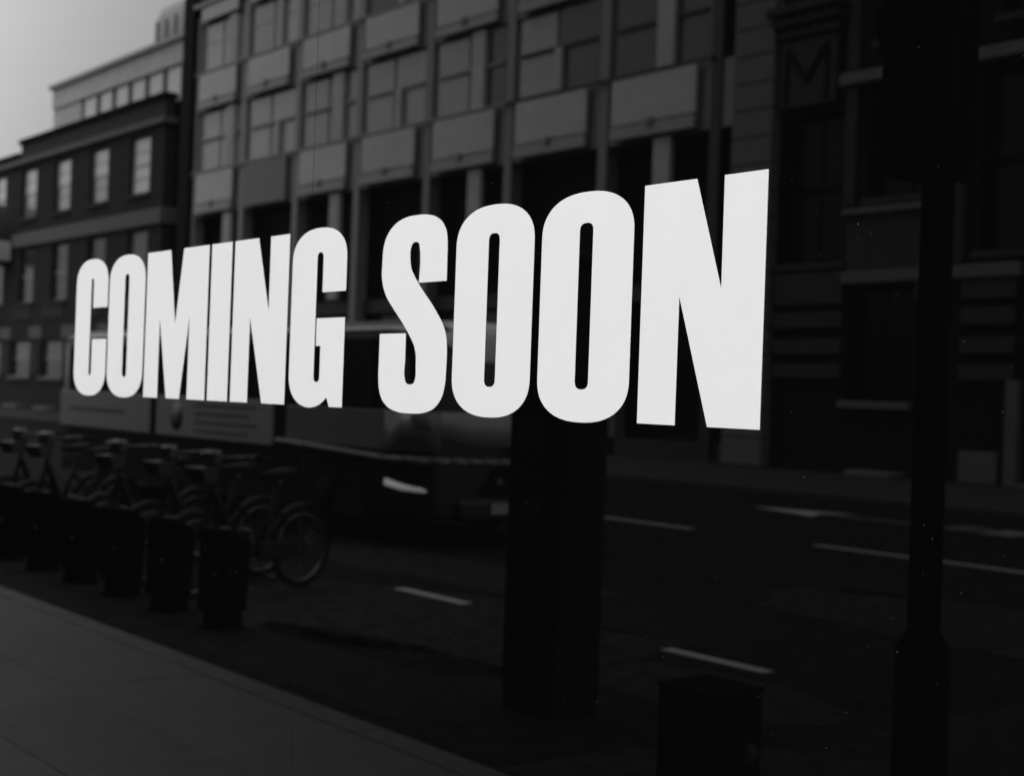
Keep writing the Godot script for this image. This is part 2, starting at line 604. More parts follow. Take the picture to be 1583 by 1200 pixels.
	# roof plant
	bx(b, "roof_coping", M.strip, Vector3(-54.93 + X, 17.22, -0.1), Vector3(-24.3 + X, 17.4, 1.2), 0.02)

func banded_building() -> void:
	var b := thing("banded_building", "old brick building with horizontal stone bands and deep dark windows", "building", Vector3(-17.5, 0, 24.5))
	var X := 17.5
	var open := [[-22.85, -20.95, 4.98, 8.5], [-20.75, -19.05, 1.78, 4.38], [-20.3, -18.3, 6.35, 8.85], [-17.4, -14.8, 5.0, 8.85], [-16.2, -14.4, 0.2, 4.2], [-22.3, -20.9, 11.0, 13.6], [-20.1, -18.4, 9.9, 13.0], [-17.0, -14.6, 9.9, 13.0], [-13.6, -11.8, 1.78, 4.35], [-13.6, -11.8, 5.0, 8.8]]
	var local := []
	for o in open:
		local.append([o[0] + X, o[1] + X, o[2], o[3]])
	add("wall", pierced(-22.95 + X, 9.0, 0.1, 16.0, 0.15, 0.6, local), M.dark_brick, b)
	bx(b, "core", M.dark_brick, Vector3(-22.93 + X, 0.1, 1.2), Vector3(9.0, 15.9, 12.0))
	for o in open:
		var x0: float = o[0] + X
		var x1: float = o[1] + X
		var wn := bx(b, "window", M.black_metal, Vector3(x0, o[2], 0.5), Vector3(x1, o[3], 0.58))
		var cx := (x0 + x1) * 0.5
		var hw := (x1 - x0) * 0.5
		var hh: float = (o[3] - o[2]) * 0.5
		for q in [-1, 1]:
			for v in [-1, 1]:
				bx(wn, "pane", M.window_black, Vector3(q * hw * 0.5 - hw * 0.44, v * hh * 0.5 - hh * 0.44, -0.055), Vector3(q * hw * 0.5 + hw * 0.44, v * hh * 0.5 + hh * 0.44, -0.043))
		bx(b, "sill", M.pale_stone if o[2] < 2.0 else M.grey_stone, Vector3(x0 - 0.12, o[2] - 0.16, 0.0), Vector3(x1 + 0.12, o[2] - 0.002, 0.3), 0.015)
	# stone pier at the party wall, block upon block
	for k in 22:
		bx(b, "stone_block", M.pale_stone, Vector3(-24.27 + X, 0.15 + k * 0.665, -0.16), Vector3(-22.97 + X, 0.15 + k * 0.665 + 0.635, 0.6), 0.02)
	bx(b, "pier_core", M.grey_stone, Vector3(-24.2 + X, 0.1, -0.11), Vector3(-23.0 + X, 14.8, 0.58))
	# stone bands across the brick
	for y in [[4.0, 4.75], [3.46, 3.82], [2.85, 3.19], [2.29, 2.61]]:
		for x in [[-22.92, -20.85], [-17.72, -16.42], [-18.9, -18.1]]:
			if y[0] < 3.9 and x[0] == -18.9:
				continue
			bx(b, "stone_band", M.grey_stone, Vector3(x[0] + X, y[0], 0.02), Vector3(x[1] + X, y[1], 0.148), 0.02)
	bx(b, "string_course", M.stone, Vector3(-20.84 + X, 4.44, -0.06), Vector3(-16.28 + X, 4.72, 0.147), 0.02)
	bx(b, "apron_panel", M.grey_stone, Vector3(-20.8 + X, 4.74, 0.04), Vector3(-18.1 + X, 5.97, 0.147), 0.02)
	bx(b, "apron_moulding", M.stone, Vector3(-20.85 + X, 5.99, -0.1), Vector3(-18.1 + X, 6.14, 0.147), 0.03)
	bx(b, "string_course", M.pale_stone, Vector3(-21.05 + X, 8.98, -0.1), Vector3(8.9, 9.26, 0.147), 0.03)
	# carved panel with a chevron, under a stepped cornice
	var cp := bx(b, "carved_panel", M.grey_stone, Vector3(-22.9 + X, 8.7, -0.02), Vector3(-21.2 + X, 10.3, 0.147), 0.02)
	var st := start()
	for e in [[-0.55, 0.55, 0.0, -0.2], [0.0, -0.2, 0.55, 0.55]]:
		tube(st, Vector3(e[0], e[1], -0.1), Vector3(e[2], e[3], -0.1), 0.07, 0.07, 6)
	for e in [-0.6, 0.6]:
		tube(st, Vector3(e, -0.7, -0.1), Vector3(e, 0.62, -0.1), 0.06, 0.06, 6)
	add("chevron", done(st), M.dark_brick, cp)
	for k in 3:
		bx(b, "cornice_step", M.grey_stone, Vector3(-22.9 - 0.1 * k + X, 10.35 + 0.26 * k, -0.12 - 0.14 * k), Vector3(-21.1 + 0.1 * k + X, 10.57 + 0.26 * k, 0.147), 0.03)
	bx(b, "stone_pilaster", M.grey_stone, Vector3(-18.05 + X, 4.76, -0.02), Vector3(-17.7 + X, 16.0, 0.147), 0.02)
	bx(b, "stone_pilaster", M.grey_stone, Vector3(-20.92 + X, 6.2, 0.02), Vector3(-20.6 + X, 16.0, 0.147), 0.02)
	bx(b, "door_jamb", M.stone, Vector3(-16.55 + X, 0.12, -0.04), Vector3(-16.25 + X, 2.3, 0.147), 0.015)
	bx(b, "doorstep", M.pale_stone, Vector3(-20.27 + X, 0.12, -0.45), Vector3(-19.05 + X, 0.24, 0.14), 0.015)
	bx(b, "plinth_panel", M.stone, Vector3(-17.6 + X, 0.14, -0.05), Vector3(-16.7 + X, 0.8, 0.147), 0.015)
	bx(b, "coping", M.grey_stone, Vector3(-22.95 + X, 16.0, -0.1), Vector3(9.0, 16.3, 0.7), 0.03)

func sash(b: Node, x0: float, x1: float, y0: float, y1: float, z: float, tone: Material, low: Material) -> void:
	var cx := (x0 + x1) * 0.5
	var cy := (y0 + y1) * 0.5
	var wn := bx(b, "window", M.mid_frame, Vector3(x0, y0, z), Vector3(x1, y1, z + 0.08))
	var nx := 2
	var ny := 4
	bx(wn, "meeting_rail", M.mid_frame, Vector3(x0 + 0.04 - cx, -0.05, -0.075), Vector3(x1 - 0.04 - cx, 0.05, -0.041))
	for i in nx:
		for j in ny:
			var a := lerpf(x0 + 0.05, x1 - 0.05, float(i) / nx) + 0.015 - cx
			var c := lerpf(x0 + 0.05, x1 - 0.05, float(i + 1) / nx) - 0.015 - cx
			var d := lerpf(y0 + 0.1, y1 - 0.1, float(j) / ny) + 0.03 - cy
			var e := lerpf(y0 + 0.1, y1 - 0.1, float(j + 1) / ny) - 0.03 - cy
			bx(wn, "pane", low if j < 2 else tone, Vector3(a, d, -0.06), Vector3(c, e, -0.045))

func corner_building() -> void:
	var b := thing("corner_building", "dark brick corner building with pale sash windows and two stone bands", "building", Vector3(-66, 0, 24.5))
	var X := 66.0
	var open := []
	for k in 5:
		var c := -(60.0 + 4.62 * k) + X
		open.append([c - 1.08, c + 1.08, 10.0, 12.62])
		open.append([c - 1.08, c + 1.08, 5.6, 8.4])
	for k in 5:
		var c := -(60.85 + 4.48 * k) + X
		open.append([c - 1.42, c + 1.42, 1.78, 3.6])
	add("wall", pierced(-84 + X, -57.5 + X, 0.1, 12.82, 0.0, 0.5, open), M.brick, b)
	add("end_wall", pierced(0.0, 11.5, 0.1, 13.9, 0.0, 0.4, []), M.dark_brick, b).transform = Transform3D(Basis(Vector3.UP, -PI / 2), Vector3(-57.495 + X, 0, 0.51))
	bx(b, "core", M.dark_brick, Vector3(-84 + X, 0.1, 1.0), Vector3(-57.95 + X, 13.8, 12.0))
	for k in open.size():
		var o: Array = open[k]
		if o[2] > 9.0:
			sash(b, o[0], o[1], o[2], o[3], 0.2, M.window_pale, M.window_pale if k == 0 else M.glazing_mid)
		elif o[2] > 5.0:
			sash(b, o[0], o[1], o[2], o[3], 0.2, M.window_dark if k != 1 else M.window_mid, M.window_dark)
		else:
			sash(b, o[0], o[1], o[2], o[3], 0.2, M.window_mid, M.window_dark)
		bx(b, "window_sill", M.pale_stone if o[2] < 2.0 else M.grey_stone, Vector3(o[0] - 0.15, o[2] - 0.18, -0.12), Vector3(o[1] + 0.15, o[2] - 0.003, 0.19), 0.015)
	bx(b, "stone_band", M.stone, Vector3(-84 + X, 12.86, -0.22), Vector3(-57.28 + X, 13.14, 0.5), 0.03)
	bx(b, "stone_band", M.stone, Vector3(-84 + X, 8.53, -0.16), Vector3(-57.34 + X, 9.23, -0.003), 0.03)
	bx(b, "stone_band_return", M.stone, Vector3(-57.49 + X, 8.53, 0.0), Vector3(-57.34 + X, 9.23, 11.5), 0.03)
	bx(b, "parapet", M.grey_stone, Vector3(-75.1 + X, 13.15, -0.05), Vector3(-57.45 + X, 13.95, 0.4))
	bx(b, "coping", M.dark_brick, Vector3(-75.2 + X, 13.95, -0.2), Vector3(-57.3 + X, 14.2, 0.5), 0.03)
	bx(b, "parapet", M.brick, Vector3(-84 + X, 13.15, -0.05), Vector3(-75.12 + X, 13.4, 0.4))
	bx(b, "coping", M.grey_stone, Vector3(-84 + X, 13.4, -0.2), Vector3(-75.22 + X, 13.55, 0.5), 0.03)
	for k in 5:
		var c := -(60.85 + 4.48 * k) + X
		bx(b, "stone_panel", M.grey_stone, Vector3(c - 1.42, 4.7, -0.05), Vector3(c + 1.42, 5.38, -0.003), 0.02)
		bx(b, "stone_block", M.stone, Vector3(c + 1.35, 3.7, -0.08), Vector3(c + 3.1, 4.32, -0.003), 0.02)
		bx(b, "stone_block", M.grey_stone, Vector3(c + 1.7, 1.9, -0.06), Vector3(c + 2.8, 3.5, -0.003), 0.02)
		bx(b, "cellar_light", M.pale_stone, Vector3(c - 1.0, 0.13, -0.5), Vector3(c + 1.0, 0.3, -0.003), 0.02)
	# round-headed stone bay at the far end
	var st := start()
	var rows := []
	for z in [-1.3, 0.0]:
		var rr := []
		for k in 17:
			var a := PI * k / 16.0
			rr.append(Vector3(-77.8 + X + 2.0 * cos(a), 9.0 + 2.0 * sin(a), z))
		rr.append(Vector3(-79.8 + X, 8.9, z))
		rr.append(Vector3(-75.8 + X, 8.9, z))
		rows.append(rr)
	loft(st, rows)
	add("bay_gable", done(st), M.grey_stone, b)
	bx(b, "bay_cornice", M.white_render, Vector3(-79.9 + X, 7.85, -1.5), Vector3(-75.75 + X, 8.88, -0.17), 0.04)

func rooftop_building() -> void:
	var b := thing("rooftop_office", "pale modern office floor with a ribbon window, rising behind the brick parapet", "building", Vector3(-75, 0, 32.5))
	var X := 75.0
	var ys := [[13.0, 17.6], [19.5, 20.75]]
	for y in ys:
		bx(b, "wall", M.cladding, Vector3(-92.8 + X, y[0], 0.0), Vector3(-58 + X, y[1], 10.0))
	bx(b, "lower_floors", M.cladding, Vector3(-92.6 + X, 0.0, 0.2), Vector3(-58 + X, 12.99, 10.0))
	bx(b, "recess_wall", M.cladding, Vector3(-92.8 + X, 17.6, 0.12), Vector3(-88.1 + X, 19.5, 9.9))
	bx(b, "recess_back", M.cladding, Vector3(-88.09 + X, 17.6, 0.5), Vector3(-58.1 + X, 19.5, 9.9))
	bx(b, "roof_edge", M.strip, Vector3(-93.0 + X, 20.76, -0.25), Vector3(-57.9 + X, 21.05, 10.2), 0.03)
	bx(b, "sill_strip", M.strip, Vector3(-92.9 + X, 17.35, -0.12), Vector3(-58 + X, 17.58, -0.003), 0.02)
	for k in 12:
		var x := -(60.2 + 2.4 * k) + X
		bx(b, "pane", M.window_pale, Vector3(x - 1.0, 17.65, 0.2), Vector3(x + 1.0, 19.45, 0.26))
		bx(b, "mullion", M.mid_metal, Vector3(x + 1.1, 17.6, 0.05), Vector3(x + 1.3, 19.5, 0.3))
	# stair tower with one rounded corner
	var st := start(true)
	var rows := []
	for y in [[21.06, 0.0], [23.6, 0.0], [24.4, 0.3], [24.8, 0.9]]:
		var rr := []
		for k in 13:
			var a := PI / 2 * k / 12.0
			rr.append(Vector3(-81.1 - (1.6 - y[1]) * cos(a) + X, y[0], 3.6 - (1.6 - y[1]) * sin(a)))
		rr.append(Vector3(-70 + X, y[0], 2.0 + y[1]))
		rr.append(Vector3(-70 + X, y[0], 7.0))
		rr.append(Vector3(-82.7 + y[1] + X, y[0], 7.0))
		rows.append(rr)
	loft(st, rows)
	add("stair_tower", done(st), M.cladding, b)
	for k in 4:
		bx(b, "tower_fin", M.mid_metal, Vector3(-81.2 + k * 1.3 + X, 21.1, 1.86), Vector3(-81.05 + k * 1.3 + X, 23.5, 1.995))

# ------------------------------------------------------------------ street furniture
func cyl(parent: Node, called: String, mat: Material, a: Vector3, b: Vector3, r0: float, r1: float, n := 20) -> MeshInstance3D:
	var st := start(true)
	tube(st, a, b, r0, r1, n)
	return add(called, done(st), mat, parent)

func street_furniture() -> void:
	# signal pole on the build-out
	var p := thing("traffic_signal", "black traffic signal pole with thick base and dark three-lamp head", "traffic light", Vector3(-3.04, 0.1, 2.81))
	cyl(p, "base", M.signal_black, Vector3(0, 0, 0), Vector3(0, 0.66, 0), 0.097, 0.097)
	cyl(p, "collar", M.signal_black, Vector3(0, 0.66, 0), Vector3(0, 0.72, 0), 0.097, 0.06)
	cyl(p, "pole", M.signal_black, Vector3(0, 0.72, 0), Vector3(0, 3.75, 0), 0.058, 0.058)
	var h := bx(p, "signal_head", M.signal_black, Vector3(-0.17, 2.34, -0.13), Vector3(0.03, 3.48, 0.13), 0.012)
	bx(p, "backing_board", M.signal_black, Vector3(0.032, 2.32, -0.15), Vector3(0.05, 3.5, 0.15), 0.006)
	for k in 3:
		var y := -0.34 + 0.34 * k
		var st := start(true)
		tube(st, Vector3(-0.09, y, 0), Vector3(-0.125, y, 0), 0.105, 0.1, 20)
		add("lens", done(st), M.signal_black, h)
		st = start(true)
		ring(st, Vector3(-0.125, y, 0), Vector3.RIGHT, 0.105, 0.012, 24, 6, 0.0, TAU, 2.0)
		add("visor", done(st), M.signal_black, h)
	for y in [2.5, 3.3]:
		bx(p, "bracket", M.signal_black, Vector3(0.0, y, -0.05), Vector3(0.12, y + 0.06, 0.05), 0.01)
	# pay-and-ride terminal: two dark slabs meeting at a corner
	var t := thing("cycle_hire_terminal", "tall black street terminal standing before the parked bus front", "kiosk", Vector3(-5.6, 0, 3.25))
	bx(t, "body", M.black_metal, Vector3(-0.21, 0.06, -0.16), Vector3(0.21, 2.28, 0.17), 0.02)
	bx(t, "foot", M.black_metal, Vector3(-0.2, 0.0, -0.15), Vector3(0.2, 0.06, 0.16), 0.01)
	bx(t, "cap", M.black_metal, Vector3(-0.24, 2.28, -0.19), Vector3(0.24, 2.34, 0.2), 0.015)
	bx(t, "screen", M.window_dark, Vector3(-0.14, 1.15, -0.172), Vector3(0.14, 1.5, -0.161))
	bx(t, "keypad", M.dark_metal, Vector3(-0.08, 0.98, -0.175), Vector3(0.08, 1.1, -0.161))
	bx(t, "map_board", M.rubber, Vector3(0.211, 0.9, -0.12), Vector3(0.222, 2.1, 0.13))
	# low black cabinet by the kerb
	var c := thing("street_cabinet", "low black street cabinet with a small oval badge, nearest the glass", "cabinet", Vector3(-3.28, 0.1, 1.98))
	bx(c, "body", M.signal_black, Vector3(-0.13, 0.04, -0.12), Vector3(0.13, 0.55, 0.13), 0.015)
	bx(c, "lid", M.signal_black, Vector3(-0.132, 0.55, -0.122), Vector3(0.132, 0.57, 0.132), 0.008)
	bx(c, "foot", M.signal_black, Vector3(-0.12, 0.0, -0.11), Vector3(0.12, 0.04, 0.12))
	var st := start(true)
	tube(st, Vector3(0.131, 0.36, 0.06), Vector3(0.138, 0.36, 0.06), 0.035, 0.032, 16)
	add("badge", done(st), M.far_slab, c)

func dock_model() -> Node3D:
	var d := thing("docking_post", "x", "docking post", Vector3.ZERO, 0.0, "black cycle docking posts along the kerb")
	bx(d, "foot_plate", M.signal_black, Vector3(-0.11, 0.0, -0.11), Vector3(0.11, 0.02, 0.11), 0.005)
	bx(d, "leg", M.signal_black, Vector3(-0.09, 0.02, -0.09), Vector3(0.09, 0.12, 0.09))
	var st := start()
	var rows := []
	for x in [-0.135, -0.115, 0.115, 0.135]:
		var inset := 0.02 if absf(x) > 0.12 else 0.0
		rows.append([Vector3(x, 0.12 + inset, -0.12 + inset), Vector3(x, 0.12 + inset, 0.1 - inset), Vector3(x, 0.52, 0.12 - inset), Vector3(x, 0.59 - inset, 0.1), Vector3(x, 0.67 - inset, -0.05), Vector3(x, 0.66 - inset, -0.12 + inset)])
	loft(st, rows)
	add("body", done(st), M.signal_black, d)
	bx(d, "lock_slot", M.dark_metal, Vector3(-0.03, 0.44, 0.105), Vector3(0.03, 0.52, 0.14), 0.005)
	bx(d, "card_reader", M.dark_metal, Vector3(-0.05, 0.58, -0.07), Vector3(0.05, 0.668, 0.02), 0.01)
	cyl(d, "status_lamp", M.bright_metal, Vector3(0.05, 0.36, -0.12), Vector3(0.05, 0.36, -0.128), 0.018, 0.018, 12)
	return d

func wheel(parent: Node, z: float) -> void:
	var R := 0.325
	var c := Vector3(0, R, z)
	var st := start(true)
	ring(st, Vector3.ZERO, Vector3.RIGHT, R - 0.024, 0.024, 40, 8)
	var wh := add("wheel", done(st), M.rubber, parent, c)
	st = start(true)
	ring(st, Vector3.ZERO, Vector3.RIGHT, R - 0.058, 0.013, 40, 6, 0.0, TAU, 1.2)
	add("rim", done(st), M.bright_metal, wh)
	st = start(true)
	tube(st, Vector3(-0.05, 0, 0), Vector3(0.05, 0, 0), 0.035, 0.035, 14)
	add("hub", done(st), M.bright_metal, wh)
	st = start()
	for k in 20:
		var a := TAU * k / 20
		tube(st, Vector3(0.03 if k % 2 else -0.03, 0.03 * sin(a + 0.5), 0.03 * cos(a + 0.5)), Vector3(0, (R - 0.06) * sin(a), (R - 0.06) * cos(a)), 0.0022, 0.0022, 4)
	var sp := add("spokes", done(st), M.bright_metal, wh)
	sp.set_meta("kind", "stuff")
	# mudguard over the wheel
	st = start(true)
	var f := frame_of(Vector3.RIGHT)
	var rows := []
	for k in 19:
		var t := PI * (0.02 + 0.9 * k / 18.0)
		var e := Vector3(0, sin(t), cos(t))
		rows.append([e * (R + 0.02) + Vector3(-0.035, 0, 0), e * (R + 0.034) + Vector3(-0.02, 0, 0), e * (R + 0.034) + Vector3(0.02, 0, 0), e * (R + 0.02) + Vector3(0.035, 0, 0)])
	loft(st, rows)
	add("mudguard", done(st), M.mudguard, parent, c)

func bicycle_model() -> Node3D:
	var b := thing("hire_bicycle", "x", "bicycle", Vector3.ZERO, 0.0, "hire bicycles locked to the docking posts")
	wheel(b, 0.42)
	wheel(b, 1.52)
	var st := start(true)
	pipe_run(st, [Vector3(0, 0.82, 0.58), Vector3(0, 0.48, 0.72), Vector3(0, 0.33, 0.95), Vector3(0, 0.3, 1.05)], 0.032, 10)
	pipe_run(st, [Vector3(0, 0.3, 1.05), Vector3(0, 0.82, 1.25)], 0.024, 10)
	for s in [-1.0, 1.0]:
		pipe_run(st, [Vector3(0.02 * s, 0.3, 1.05), Vector3(0.07 * s, 0.325, 1.52)], 0.014)
		pipe_run(st, [Vector3(0.02 * s, 0.68, 1.2), Vector3(0.07 * s, 0.325, 1.52)], 0.012)
	add("frame", done(st), M.cycle_paint, b)
	st = start(true)
	for s in [-1.0, 1.0]:
		pipe_run(st, [Vector3(0.05 * s, 0.325, 0.42), Vector3(0.05 * s, 0.6, 0.5)], 0.014)
	pipe_run(st, [Vector3(-0.05, 0.6, 0.5), Vector3(0.05, 0.6, 0.5)], 0.016)
	pipe_run(st, [Vector3(0, 0.6, 0.5), Vector3(0, 1.03, 0.62)], 0.02)
	add("fork", done(st), M.cycle_paint, b)
	st = start(true)
	pipe_run(st, [Vector3(-0.31, 1.06, 0.84), Vector3(-0.29, 1.08, 0.7), Vector3(-0.1, 1.06, 0.62), Vector3(0.1, 1.06, 0.62), Vector3(0.29, 1.08, 0.7), Vector3(0.31, 1.06, 0.84)], 0.014)
	var hb := add("handlebar", done(st), M.bright_metal, b)
	for s in [-1.0, 1.0]:
		st = start(true)
		tube(st, Vector3(0.293 * s, 1.079, 0.72), Vector3(0.312 * s, 1.06, 0.85), 0.02, 0.021, 10)
		add("grip", done(st), M.rubber, hb)
	# front carrier and its lamp block
	st = start()
	loft(st, [[Vector3(-0.08, 0.88, 0.42), Vector3(-0.08, 0.88, 0.53), Vector3(0.08, 0.88, 0.53), Vector3(0.08, 0.88, 0.42)], [Vector3(-0.1, 0.99, 0.36), Vector3(-0.1, 0.995, 0.54), Vector3(0.1, 0.995, 0.54), Vector3(0.1, 0.99, 0.36)]])
	add("carrier", done(st), M.dark_metal, b)
	bx(b, "front_lamp", M.bright_metal, Vector3(-0.07, 1.0, 0.5), Vector3(0.07, 1.12, 0.6), 0.02)
	st = start(true)
	loft(st, [[Vector3(-0.03, 0.9, 1.06), Vector3(-0.03, 0.93, 1.06), Vector3(0.03, 0.93, 1.06), Vector3(0.03, 0.9, 1.06)], [Vector3(-0.06, 0.89, 1.2), Vector3(-0.05, 0.95, 1.2), Vector3(0.05, 0.95, 1.2), Vector3(0.06, 0.89, 1.2)], [Vector3(-0.1, 0.9, 1.36), Vector3(-0.09, 0.97, 1.37), Vector3(0.09, 0.97, 1.37), Vector3(0.1, 0.9, 1.36)]])
	add("saddle", done(st), M.saddle, b)
	cyl(b, "seat_post", M.bright_metal, Vector3(0, 0.8, 1.245), Vector3(0, 0.9, 1.28), 0.015, 0.015, 10)
	st = start(true)
	for s in [-1.0, 1.0]:
		tube(st, Vector3(0.03 * s, 0.3, 1.05), Vector3(0.09 * s, 0.3 - 0.17 * s, 1.05), 0.011, 0.011)
		tube(st, Vector3(0.08 * s, 0.3 - 0.17 * s, 1.05), Vector3(0.19 * s, 0.3 - 0.17 * s, 1.05), 0.022, 0.022)
	add("crank", done(st), M.dark_metal, b)
	bx(b, "chain_guard", M.mudguard, Vector3(0.05, 0.25, 1.0), Vector3(0.075, 0.4, 1.5), 0.01)
	bx(b, "rear_panel", M.mudguard, Vector3(-0.045, 0.46, 1.5), Vector3(-0.04, 0.6, 1.66))
	return b

func cycles() -> void:
	var n := 7
	var d := dock_model()
	var which := ["nearest the terminal", "second along from the terminal", "third along from the terminal", "fourth along from the terminal", "fifth along from the terminal", "sixth along from the terminal", "farthest from the terminal"]
	var bike := bicycle_model()
	for k in n:
		var x := -(8.55 + 0.82 * k)
		var o := d if k == 0 else copy_of(d, Vector3.ZERO, 0.0, "")
		o.position = Vector3(x, 0, 2.9)
		o.rotation.y = deg_to_rad(-15)
		o.set_meta("label", "black cycle docking post, " + which[k])
		if k == 0 or k == 4:
			continue
		var q := bike if k == 1 else copy_of(bike, Vector3.ZERO, 0.0, "")
		q.position = Vector3(x - 0.29, 0, 2.88)
		q.rotation.y = deg_to_rad(-15 + (0.0 if k == 1 else rng.randf_range(-9, 7)))
		q.set_meta("label", "hire bicycle beside the docking post " + which[k])

# ------------------------------------------------------------------ the coach
func section(x: float, z0: float, z1: float, y0: float, y1: float, rad: float) -> Array:
	var rr := []
	for q in [[z1 - rad, y1 - rad, 0.0], [z0 + rad, y1 - rad, PI / 2], [z0 + 0.08, y0 + 0.08, PI], [z1 - 0.08, y0 + 0.08, PI * 1.5]]:
		var rd: float = rad if q[2] < 3.0 else 0.08
		for k in 6:
			var a: float = q[2] + PI / 2 * k / 5.0
			rr.append(Vector3(x, q[1] + rd * sin(a), q[0] + rd * cos(a)))
	return rr

func coach() -> void:
	var c := thing("coach", "dark single-deck coach with grey advert panels along its side, driving past", "bus", Vector3(-16.6, 0, 7.9))
	var F := 4.7
	var B := -5.0
	var st := start(true)
	# nose rows: [x, how far the sides draw in, how far the top drops]
	var nose := [[B, 0.12, 0.15], [B + 0.1, 0.03, 0.05], [B + 0.4, 0.0, 0.0], [F - 0.55, 0.0, 0.0], [F - 0.3, 0.04, 0.02], [F - 0.15, 0.11, 0.05], [F - 0.05, 0.22, 0.1], [F, 0.4, 0.18], [F + 0.02, 0.6, 0.3]]
	var rows := []
	for q in nose:
		rows.append(section(q[0], -1.2 + q[1], 1.2 - q[1], 0.3, 2.37 - q[2], 0.22))
	loft(st, rows)
	add("body", done(st), M.coach_black, c)
	# pale roof cap
	st = start(true)
	rows = []
	for q in nose:
		var rr := []
		for k in 13:
			var a := PI * k / 12.0
			rr.append(Vector3(q[0] + (0.02 if q[0] > 0 else -0.02), 2.25 - q[2] + 0.155 * sin(a), (1.215 - q[1]) * cos(a)))
		rows.append(rr)
	loft(st, rows)
	add("roof", done(st), M.coach_roof, c)
	# side glass, panels and advert frames on the near side
	for k in 4:
		var x := -4.6 + k * 1.95
		bx(c, "side_window", M.window_dark, Vector3(x, 1.52, -1.222), Vector3(x + 1.86, 2.12, -1.203))
	var ad := bx(c, "advert_panel", M.advert, Vector3(-4.9, 0.93, -1.226), Vector3(-1.62, 1.46, -1.203), 0.008)
	var ad2 := bx(c, "advert_panel", M.advert, Vector3(-1.42, 0.93, -1.226), Vector3(1.8, 1.46, -1.203), 0.008)
	st = start(true)
	tube(st, Vector3(-0.98, 0.0, -0.0118), Vector3(-0.98, 0.0, -0.016), 0.19, 0.19, 24)
	add("round_emblem", done(st), M.advert_ink, ad2)
	for k in 4:
		bx(ad2, "text_line", M.advert_ink, Vector3(-0.45, 0.14 - k * 0.11, -0.0155), Vector3(1.2 - 0.2 * (k % 2), 0.18 - k * 0.11, -0.0118))
	bx(ad, "text_line", M.advert_ink, Vector3(-1.2, -0.02, -0.0155), Vector3(0.8, 0.03, -0.0118))
	bx(c, "front_quarter_panel", M.coach_grey, Vector3(2.1, 1.0, -1.222), Vector3(4.15, 1.42, -1.203), 0.01)
	bx(c, "door", M.window_dark, Vector3(3.05, 1.46, -1.225), Vector3(3.95, 2.14, -1.203))
	bx(c, "skirt", M.coach_black, Vector3(-4.8, 0.26, -1.21), Vector3(3.8, 0.45, -1.19))
	# wheels
	for x in [-3.2, 3.0]:
		for z in [-1.03, 1.03]:
			st = start(true)
			tube(st, Vector3(0, 0, -0.14), Vector3(0, 0, 0.14), 0.45, 0.45, 28)
			ring(st, Vector3.ZERO, Vector3.BACK, 0.4, 0.07, 28, 8, 0.0, TAU, 2.0)
			var wh := add("wheel", done(st), M.rubber, c, Vector3(x, 0.47, z))
			st = start(true)
			tube(st, Vector3(0, 0, -0.19), Vector3(0, 0, 0.19), 0.2, 0.2, 20)
			add("rim", done(st), M.rubber, wh)
	# front: windscreen, pale dash panel, trim bar wrapping the nose, lamps
	st = start(true)
	rows = []
	for k in 9:
		var t := -1.0 + k / 4.0
		var z := t * 1.1
		var x := F + 0.03 - 0.22 * pow(absf(t), 5.0)
		rows.append([Vector3(x, 1.44, z), Vector3(x - 0.08, 2.1, z * 0.96), Vector3(x - 0.12, 2.1, z * 0.96), Vector3(x - 0.04, 1.44, z)])
	loft(st, rows)
	add("windscreen", done(st), M.window_dark, c)
	st = start(true)
	rows = []
	for k in 9:
		var t := -1.0 + k / 4.0
		var z := t * 1.16
		var x := F + 0.05 - 0.16 * pow(absf(t), 5.0)
		var low := 1.07 + 0.24 * pow(absf(t), 4.0)
		rows.append([Vector3(x + 0.02, low, z), Vector3(x, 1.42, z), Vector3(x - 0.05, 1.42, z), Vector3(x - 0.03, low, z)])
	loft(st, rows)
	add("nose_panel", done(st), M.advert, c)
	st = start(true)
	var run := []
	for k in 8:
		run.append(Vector3(1.9 + k * 0.33, 1.0 - 0.012 * k, -1.225))
	for k in 13:
		var t := -1.0 + k / 6.0
		run.append(Vector3(F + 0.075 - 0.26 * pow(absf(t), 5.0), 0.9 + 0.02 * t * t, t * 1.19))
	pipe_run(st, run, 0.036, 8)
	add("trim_bar", done(st), M.coach_grey, c)
	for s in [-1.0, 1.0]:
		st = start(true)
		rows = []
		for q in [[F - 0.54, 1.222], [F - 0.3, 1.19], [F - 0.15, 1.125], [F - 0.03, 1.02], [F + 0.03, 0.9]]:
			rows.append([Vector3(q[0], 1.0, q[1] * s), Vector3(q[0] - 0.01, 1.42, q[1] * s), Vector3(q[0] - 0.04, 1.42, (q[1] - 0.03) * s), Vector3(q[0] - 0.04, 1.0, (q[1] - 0.03) * s)])
		loft(st, rows)
		add("corner_panel", done(st), M.coach_grey, c)
	bx(c, "bumper", M.coach_black, Vector3(F - 0.3, 0.28, -0.7), Vector3(F + 0.08, 0.52, 0.7), 0.05)
